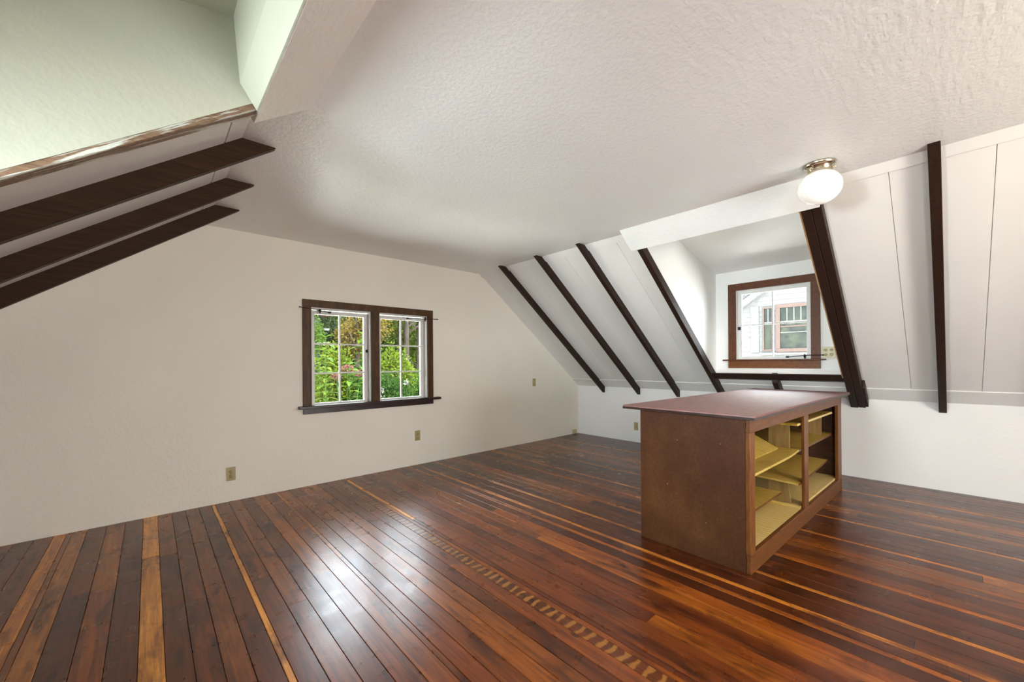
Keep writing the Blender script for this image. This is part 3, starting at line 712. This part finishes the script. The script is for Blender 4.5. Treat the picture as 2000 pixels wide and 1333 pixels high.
# ================================================================== the garden beyond the gable window
def leaf_mat(name, c0, c1, trans=0.35):
    mt, n, b = new_mat(name)
    f = noise(n, coords(n), 9, 3)
    n.links.new(ramp(n, f, [(0.3, c0), (0.7, c1)]), b.inputs['Base Color']); b.inputs['Roughness'].default_value = 0.6; b.inputs['Specular IOR Level'].default_value = 0.04
    tl = node(n, 'ShaderNodeBsdfTranslucent'); n.links.new(ramp(n, f, [(0.3, tuple(min(1, x * 1.3) for x in c0)), (0.7, tuple(min(1, x * 1.3) for x in c1))]), tl.inputs[0])
    ms = node(n, 'ShaderNodeMixShader'); ms.inputs[0].default_value = trans
    out = n.nodes['Material Output']; n.links.new(b.outputs[0], ms.inputs[1]); n.links.new(tl.outputs[0], ms.inputs[2]); n.links.new(ms.outputs[0], out.inputs[0])
    M[name] = mt
leaf_mat('leaf_fresh', (0.0079, 0.0213, 0.0020), (0.0252, 0.0452, 0.0040))
leaf_mat('leaf_yellow', (0.0187, 0.0346, 0.0020), (0.0403, 0.0533, 0.0036))
leaf_mat('leaf_mid', (0.0040, 0.0132, 0.0020), (0.0120, 0.0265, 0.0040))
leaf_mat('leaf_dark', (0.0020, 0.0059, 0.0016), (0.0066, 0.0145, 0.0033))
leaf_mat('leaf_olive', (0.0079, 0.0120, 0.0027), (0.0226, 0.0265, 0.0066))
leaf_mat('leaf_gold', (0.0292, 0.0213, 0.0027), (0.0557, 0.0399, 0.0066))
leaf_mat('petal_white', (0.0824, 0.0796, 0.0732), (0.0996, 0.0984, 0.0930))
leaf_mat('petal_pink', (0.0598, 0.0160, 0.0160), (0.0824, 0.0399, 0.0372))
M['bark'] = wood('tree_bark', (0.014, 0.011, 0.009), (0.045, 0.036, 0.029), 0.8, (14, 14, 2), spec=0.03)
M['stem'] = plain('green_stem', (0.020, 0.045, 0.007), 0.5, spec=0.04)
M['gravel'] = plaster('bounce_gravel', (0.78, 0.77, 0.74), 0.9, 60, 0.6)  # kept pale to bounce daylight into the room
M['lawn'] = plaster('garden_ground', (0.16, 0.17, 0.06), 0.9, 20, 0.5)
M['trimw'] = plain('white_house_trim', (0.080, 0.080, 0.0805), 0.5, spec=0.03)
M['shed'] = plain('dark_blue_siding', (0.006, 0.008, 0.014), 0.6, spec=0.03)
rg = random.Random(5)
def add_leaf(V, F, p, d, ln, wd, nrm=None):
    d = Vector(d).normalized(); s = d.cross(Vector((rg.uniform(-1, 1), rg.uniform(-1, 1), rg.uniform(0.2, 1))))
    s = s.normalized() if s.length > 1e-4 else Vector((1, 0, 0)); u = s.cross(d)
    i = len(V); p = Vector(p)
    V += [p, p + d * ln * 0.45 + s * wd * 0.5 + u * wd * 0.12, p + d * ln - u * ln * 0.12, p + d * ln * 0.45 - s * wd * 0.5 + u * wd * 0.12]
    F += [(i, i + 1, i + 2), (i, i + 2, i + 3)]
def mesh_obj(name, V, F, mat, parent, loc=(0, 0, 0)):
    me = bpy.data.meshes.new(name); me.from_pydata([tuple(v) for v in V], [], F); me.update(); me.materials.append(M[mat])
    o = bpy.data.objects.new(name, me); COL.objects.link(o); o.parent = parent; o.location = loc; return o
def cloud(V, F, c, rad, n_, ln, wd, shell=0.55):
    c = Vector(c)
    for _ in range(n_):
        d = Vector((rg.gauss(0, 1), rg.gauss(0, 1), rg.gauss(0, 1))).normalized(); k = shell + (1 - shell) * rg.random()
        p = c + Vector((d.x * rad[0], d.y * rad[1], d.z * rad[2])) * k
        add_leaf(V, F, p, d + Vector((rg.gauss(0, .6), rg.gauss(0, .6), rg.gauss(0, .6) - 0.2)), ln * rg.uniform(.7, 1.3), wd * rg.uniform(.7, 1.3))
GZ = -0.55
def shrub(name, x, y, rx, rz, n_, ln, wd, mat, label, zc=None, flowers=None, nf=0):
    r = empty(name, (x, y, GZ)); tag(r, label, 'shrub')
    V, F = [], []; cz = (zc if zc is not None else GZ + rz) - GZ
    cloud(V, F, (0, 0, cz), (rx, rx, rz), n_, ln, wd, 0.35)
    for k in range(3):
        a = rg.uniform(0, 6.28); cloud(V, F, (rx * .5 * math.cos(a), rx * .5 * math.sin(a), cz + rz * rg.uniform(-.1, .35)), (rx * .6, rx * .6, rz * .6), n_ // 4, ln, wd, 0.4)
    mesh_obj('foliage', V, F, mat, r)
    for k in range(3):
        a = rg.uniform(0, 6.28); tube('stem', [(0.05 * math.cos(a), 0.05 * math.sin(a), 0), (rx * .3 * math.cos(a), rx * .3 * math.sin(a), cz)], 0.018, 'bark', r, 6, 0.006)
    for k in range(nf):
        d = Vector((rg.gauss(0, 1), -abs(rg.gauss(0, 1)), rg.gauss(0.2, .8))).normalized(); V, F = [], []
        cloud(V, F, (0, 0, 0), (0.035, 0.035, 0.03), 26, 0.035, 0.03, 0.5)
        mesh_obj('flower', V, F, flowers, r, (d.x * rx, d.y * rx, cz + d.z * rz))
    return r
def tree(name, x, y, tr_, th, cz, crx, crz, n_, ln, wd, mat, label, lean=0.0):
    r = empty(name, (x, y, GZ)); tag(r, label, 'tree', 'trees behind the garden')
    tube('trunk', [(0, 0, 0), (lean * .3, 0, th * .35), (lean * .7, 0.02, th * .7), (lean, 0, th)], tr_, 'bark', r, 10, tr_ * 0.45)
    for k in range(3):
        a = rg.uniform(0, 6.28); z = th * rg.uniform(.6, .9)
        tube('branch', [(lean * z / th, 0, z), (lean + crx * .35 * math.cos(a), crx * .35 * math.sin(a), z + crz * .3), (lean + crx * .7 * math.cos(a), crx * .7 * math.sin(a), z + crz * .5)], tr_ * .3, 'bark', r, 6, tr_ * .1)
    V, F = [], []
    for k in range(9):
        a = rg.uniform(0, 6.28); q = rg.uniform(0, .62)
        cloud(V, F, (lean + crx * q * math.cos(a), crx * q * math.sin(a), cz - GZ + crz * rg.uniform(-.6, .6)), (crx * .5, crx * .5, crz * .42), n_ // 9, ln, wd, 0.25)
    mesh_obj('crown', V, F, mat, r); return r
def stalk(x, y, h, ln, wd, mat, label, pairs=12, lean=(0, 0)):
    r = empty('leafy_plant', (x, y, GZ)); tag(r, label, 'plant', 'tall leafy plants outside the window')
    H = h - GZ; top = Vector((lean[0], lean[1], H))
    tube('stem', [(0, 0, 0), (lean[0] * .4, lean[1] * .4, H * .5), tuple(top)], 0.009, 'stem', r, 6, 0.004)
    for k in range(pairs):
        t = 0.42 + 0.58 * k / (pairs - 1); p = top * t; a = k * 1.57 + rg.uniform(-.4, .4)
        for s in (0, math.pi):
            V, F = [], []; q = a + s; up_ = rg.uniform(0.05, .55) + (0.5 if k == pairs - 1 else 0)
            d = Vector((math.cos(q), math.sin(q), up_)).normalized(); sd = d.cross(Vector((0, 0, 1))).normalized(); n2 = sd.cross(d)
            l_ = ln * rg.uniform(.75, 1.15) * (0.65 if k == pairs - 1 else 1); w_ = wd * rg.uniform(.8, 1.15)
            for j in range(7):
                u = j / 6; wj = w_ * math.sin(math.pi * min(1, 0.06 + u * .94)) ** .8 * (1 - .25 * u); c = d * l_ * u - Vector((0, 0, 1)) * l_ * .42 * u * u
                V += [c - sd * wj * .5 + n2 * wj * .14, c, c + sd * wj * .5 + n2 * wj * .14]
            for j in range(6):
                b0 = j * 3; F += [(b0, b0 + 1, b0 + 4, b0 + 3), (b0 + 1, b0 + 2, b0 + 5, b0 + 4)]
            mesh_obj('leaf', V, F, mat, r, tuple(p))
    return r
gr = obj('ground', box_bm((-12, 4.76, GZ - 0.1), (26, 34, GZ)), 'lawn'); tag(gr, 'garden ground beyond the gable wall', kind='structure')
tag(obj('bounce_paving', box_bm((-6, 4.66, GZ + 0.001), (12, 10.0, GZ + 0.03)), 'gravel'), 'pale gravel strip added below the gable wall to bounce daylight indoors', kind='structure')  # added reflector that sends daylight up to the ceiling
stalk(2.03, 6.55, 1.68, 0.25, 0.095, 'leaf_fresh', 'tall leafy plant at the left edge of the gable window', 13)
stalk(2.70, 6.80, 1.77, 0.25, 0.095, 'leaf_fresh', 'tall leafy plant with its tip in the upper window pane', 13)
stalk(2.35, 6.42, 1.25, 0.25, 0.095, 'leaf_fresh', 'leafy plant low in the left casement closest to the glass', 13)
stalk(2.55, 6.50, 1.01, 0.25, 0.095, 'leaf_fresh', 'leafy plant below the pink flower head', 13)
stalk(2.17, 7.05, 1.48, 0.25, 0.095, 'leaf_yellow', 'yellow green leafy plant behind the left casement', 13)
stalk(2.93, 7.10, 1.54, 0.25, 0.095, 'leaf_fresh', 'leafy plant seen beside the window mullion', 13)
shrub('flowering_shrub', 3.05, 6.5, 0.40, 0.72, 2600, 0.05, 0.034, 'leaf_mid', 'dark green shrub dotted with white flowers', 0.42, 'petal_white', 16)
shrub('round_shrub', 3.72, 6.8, 0.36, 0.66, 2600, 0.045, 0.03, 'leaf_mid', 'dense round green shrub at the right of the window', 0.42)
shrub('golden_shrub', 4.05, 8.6, 0.55, 1.0, 2200, 0.085, 0.055, 'leaf_yellow', 'bright yellow green shrub in the right casement', 0.75)
shrub('golden_shrub', 2.62, 8.2, 0.42, 0.95, 2600, 0.06, 0.038, 'leaf_yellow', 'bright yellow green shrub behind the leafy plants', 0.80)
shrub('border_shrub', 3.30, 8.0, 0.60, 0.85, 3200, 0.07, 0.045, 'leaf_mid', 'mid green border shrub behind the pink flowers', 0.40)
shrub('climbing_shrub', 1.92, 7.4, 0.34, 0.52, 1500, 0.055, 0.028, 'leaf_fresh', 'olive branches hanging in the upper left panes', 1.75)
hy = empty('pink_hydrangea', (2.36, 6.55, GZ)); tag(hy, 'pink flower heads on green stems between the leafy plants', 'flower')
for dx, dy, dz, rr in ((0.0, 0.0, 1.73, 0.085), (-0.16, 0.03, 1.62, 0.07), (0.24, 0.1, 1.66, 0.07)):
    tube('stem', [(dx * .2, dy, 0), (dx, dy, dz)], 0.007, 'stem', hy, 6)
    V, F = [], []; cloud(V, F, (0, 0, 0), (rr, rr, rr * .75), 160, 0.03, 0.03, 0.6); mesh_obj('flower_head', V, F, 'petal_pink', hy, (dx, dy, dz))
sh = empty('dark_shed', (2.9, 11.5, GZ)); tag(sh, 'dark blue shed with pale eaves beyond the leaves', 'shed')
box('wall', (-1.6, 0, 0), (0.55, 2.0, 3.1), 'shed', sh, 0.01)
for z in (2.35, 2.72): box('eave_board', (-1.65, -0.14, z), (0.72, -0.005, z + 0.05), 'trimw', sh, 0.004)
box('roof', (-1.7, -0.25, 3.102), (0.75, 2.2, 3.25), 'rafter', sh, 0.01)
for (x, y, trr, th, cz, crx, crz, n_, ln, wd, mt, lb_) in (
    (6.75, 13.0, 0.15, 4.2, 4.2, 2.0, 1.7, 7600, 0.095, 0.055, 'leaf_olive', 'slim grey trunk in the right casement, left of the pair'),
    (7.38, 13.2, 0.17, 4.4, 4.3, 2.0, 1.7, 7600, 0.095, 0.055, 'leaf_mid', 'broad grey trunk at the right edge of the casement'),
    (7.05, 14.2, 0.06, 4.0, 3.9, 1.5, 1.5, 5200, 0.095, 0.055, 'leaf_yellow', 'thin dark sapling between the two grey trunks'),
    (5.10, 12.6, 0.12, 3.6, 3.0, 1.35, 1.5, 8000, 0.085, 0.05, 'leaf_olive', 'leafy tree filling the upper right casement'),
    (4.25, 11.0, 0.10, 3.0, 2.3, 0.85, 1.1, 5200, 0.075, 0.045, 'leaf_gold', 'golden leaved tree right of the dark shed'),
    (4.9, 15.5, 0.16, 5.0, 2.9, 2.3, 2.6, 9000, 0.12, 0.07, 'leaf_mid', 'large green tree at the back of the garden'),
    (9.0, 17.0, 0.18, 5.0, 2.6, 2.6, 2.8, 9000, 0.13, 0.075, 'leaf_yellow', 'sunlit yellow green tree behind the trunks'),
    (2.2, 15.5, 0.18, 5.0, 3.0, 2.6, 2.8, 7000, 0.13, 0.075, 'leaf_dark', 'dark tree behind the shed')):
    tree('garden_tree', x, y, trr, th, cz, crx, crz, n_, ln, wd, mt, lb_)
gl_ = obj('ground', box_bm((-14, -8, GZ - 0.1), (WL - 0.25, 4.75, GZ)), 'lawn'); tag(gl_, 'lawn outside the left side of the house', kind='structure')
for (x, y, rx, rz, mt, lb_) in ((3.2, 19.5, 2.6, 3.6, 'leaf_dark', 'dark dense tree mass behind the shed and golden tree'), (7.2, 20.5, 2.8, 3.6, 'leaf_olive', 'dense olive tree mass behind the right casement'),
                                (11.8, 20.5, 3.0, 3.6, 'leaf_mid', 'dense green tree mass at the far right of the garden'),
                                (-2.0, 18.0, 3.2, 3.4, 'leaf_mid', 'dense green tree mass left of the shed')):
    shrub('woodland_edge', x, y, rx, rz, 14000, 0.24, 0.16, mt, lb_, GZ + rz * .95)
for (x, y, rx, rz, mt, lb_) in ((3.6, 10.2, 1.0, 1.0, 'leaf_mid', 'green hedge bush below the golden tree'), (5.6, 11.5, 1.1, 0.95, 'leaf_fresh', 'fresh green bush left of the grey trunks'), (8.3, 14.6, 1.5, 1.0, 'leaf_olive', 'low olive bush around the trunk bases'), (6.5, 18.5, 3.0, 1.9, 'leaf_mid', 'broad hedge closing the back of the garden')):
    shrub('hedge_bush', x, y, rx, rz, 5200, 0.09, 0.055, mt, lb_, GZ + rz * .9)

# ================================================================== the neighbouring wing seen through the dormer window
HX = 9.5
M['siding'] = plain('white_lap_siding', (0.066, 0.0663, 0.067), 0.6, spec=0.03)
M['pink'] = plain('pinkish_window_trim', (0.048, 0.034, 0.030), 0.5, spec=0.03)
M['roofing'] = plain('grey_roof_shingle', (0.04, 0.04, 0.042), 0.8, spec=0.03)
mt, n, b = new_mat('dark_house_glass'); b.inputs['Base Color'].default_value = (0.02, 0.03, 0.035, 1); b.inputs['Roughness'].default_value = 0.05; b.inputs['Specular IOR Level'].default_value = 0.08
f = noise(n, coords(n), 7, 4); n.links.new(ramp(n, f, [(0.35, (0.004, 0.006, 0.007)), (0.65, (0.014, 0.018, 0.012))]), b.inputs['Base Color']); M['hglass'] = mt  # mottled green grey stands for trees reflected in the panes
nh = empty('neighbouring_wing', (HX, 2.2, GZ)); tag(nh, 'white sided house wing with pinkish windows outside the dormer', 'house')
def hb(name, y0, y1, z0, z1, t0, t1, mat, parent=nh, bev=0.004):   # y0..y1 world, t = metres in front of the wall
    return box(name, (-t1, y0 - 2.2, z0 - GZ), (-t0, y1 - 2.2, z1 - GZ), mat, parent, bev)
hb('wall', -0.6, 3.32, GZ, 3.6, -0.3, 0.0, 'siding')
z = 1.05
while z < 2.95:                                            # lap boards with a sloping face
    top = z + 0.104; ymax = 3.30
    bm = bmesh.new(); P = [bm.verts.new(q) for q in ((-0.018, -2.75, z - GZ), (-0.018, ymax - 2.2, z - GZ), (-0.006, ymax - 2.2, top - GZ), (-0.006, -2.75, top - GZ), (0.002, -2.75, z - GZ), (0.002, ymax - 2.2, z - GZ), (0.002, ymax - 2.2, top - GZ), (0.002, -2.75, top - GZ))]
    for q in ((0, 1, 2, 3), (7, 6, 5, 4), (0, 4, 5, 1), (1, 5, 6, 2), (2, 6, 7, 3), (3, 7, 4, 0)): bm.faces.new([P[i] for i in q])
    obj('lap_board', bm, 'siding', nh); z = top
rk = tube_bm([(0, 0, 0), (0, 1, 1)], 0.01); rk.free()
def slanted(name, y0, z0, y1, z1, thick, t0, t1, mat):
    d = Vector((y1 - y0, z1 - z0)).normalized(); nn = Vector((-d.y, d.x)) * thick
    bm = bmesh.new(); Q = [(y0, z0), (y1, z1), (y1 + nn.x, z1 + nn.y), (y0 + nn.x, z0 + nn.y)]
    A = [bm.verts.new((-t1, y - 2.2, z - GZ)) for y, z in Q]; B = [bm.verts.new((-t0, y - 2.2, z - GZ)) for y, z in Q]
    bm.faces.new(A); bm.faces.new(B[::-1])
    for i in range(4): bm.faces.new((A[i], B[i], B[(i + 1) % 4], A[(i + 1) % 4]))
    return obj(name, bm, mat, nh)
slanted('rake_board', 3.45, 2.10, 2.20, 2.99, -0.12, 0.03, 0.14, 'trimw')
slanted('roof', 3.55, 2.17, 2.20, 3.125, -0.10, -0.4, 0.22, 'roofing')
shp = hb('shutter', 2.735, 2.885, 1.44, 2.41, 0.02, 0.045, 'trimw')
for zz in (1.55, 1.92, 2.24):
    hb('panel', 2.752, 2.805, zz - 0.09, zz + 0.13, 0.046, 0.052, 'siding'); hb('panel', 2.815, 2.868, zz - 0.09, zz + 0.13, 0.046, 0.052, 'siding')
def house_window(y0, y1, z0, z1, cols, zsplit, ft):
    f = hb('window_pane', y0, y1, z0, z1, 0.012, 0.0205, 'hglass', bev=0)
    hb('trim', y0 - ft, y1 + ft, z1, z1 + ft, 0.021, 0.05, 'pink'); hb('trim', y0 - ft, y1 + ft, z0 - ft, z0, 0.021, 0.05, 'pink')
    hb('trim', y0 - ft, y0, z0, z1, 0.021, 0.05, 'pink'); hb('trim', y1, y1 + ft, z0, z1, 0.021, 0.05, 'pink')
    if zsplit:
        hb('rail', y0, y1, zsplit - 0.012, zsplit + 0.012, 0.021, 0.035, 'trimw')
        for k in range(1, cols): yy = y0 + (y1 - y0) * k / cols; hb('glazing_bar', yy - 0.009, yy + 0.009, zsplit + 0.012, z1, 0.021, 0.030, 'trimw')
house_window(2.495, 2.635, 1.50, 2.34, 2, 2.05, 0.03)
house_window(1.42, 2.35, 1.51, 2.33, 8, 2.05, 0.075)
hb('rail', 1.42, 2.35, 1.94, 1.965, 0.021, 0.035, 'pink'); hb('rail', 1.42, 2.35, 1.825, 1.84, 0.021, 0.035, 'trimw')
hb('sill', 1.33, 2.72, 1.385, 1.425, 0.021, 0.07, 'trimw')
g2 = obj('ground', box_bm((5.9, -12, GZ - 0.1), (30, 4.75, GZ)), 'gravel'); tag(g2, 'ground before the neighbouring wing, made pale to bounce light indoors', kind='structure')  # pale surface added to reflect daylight into the dormer
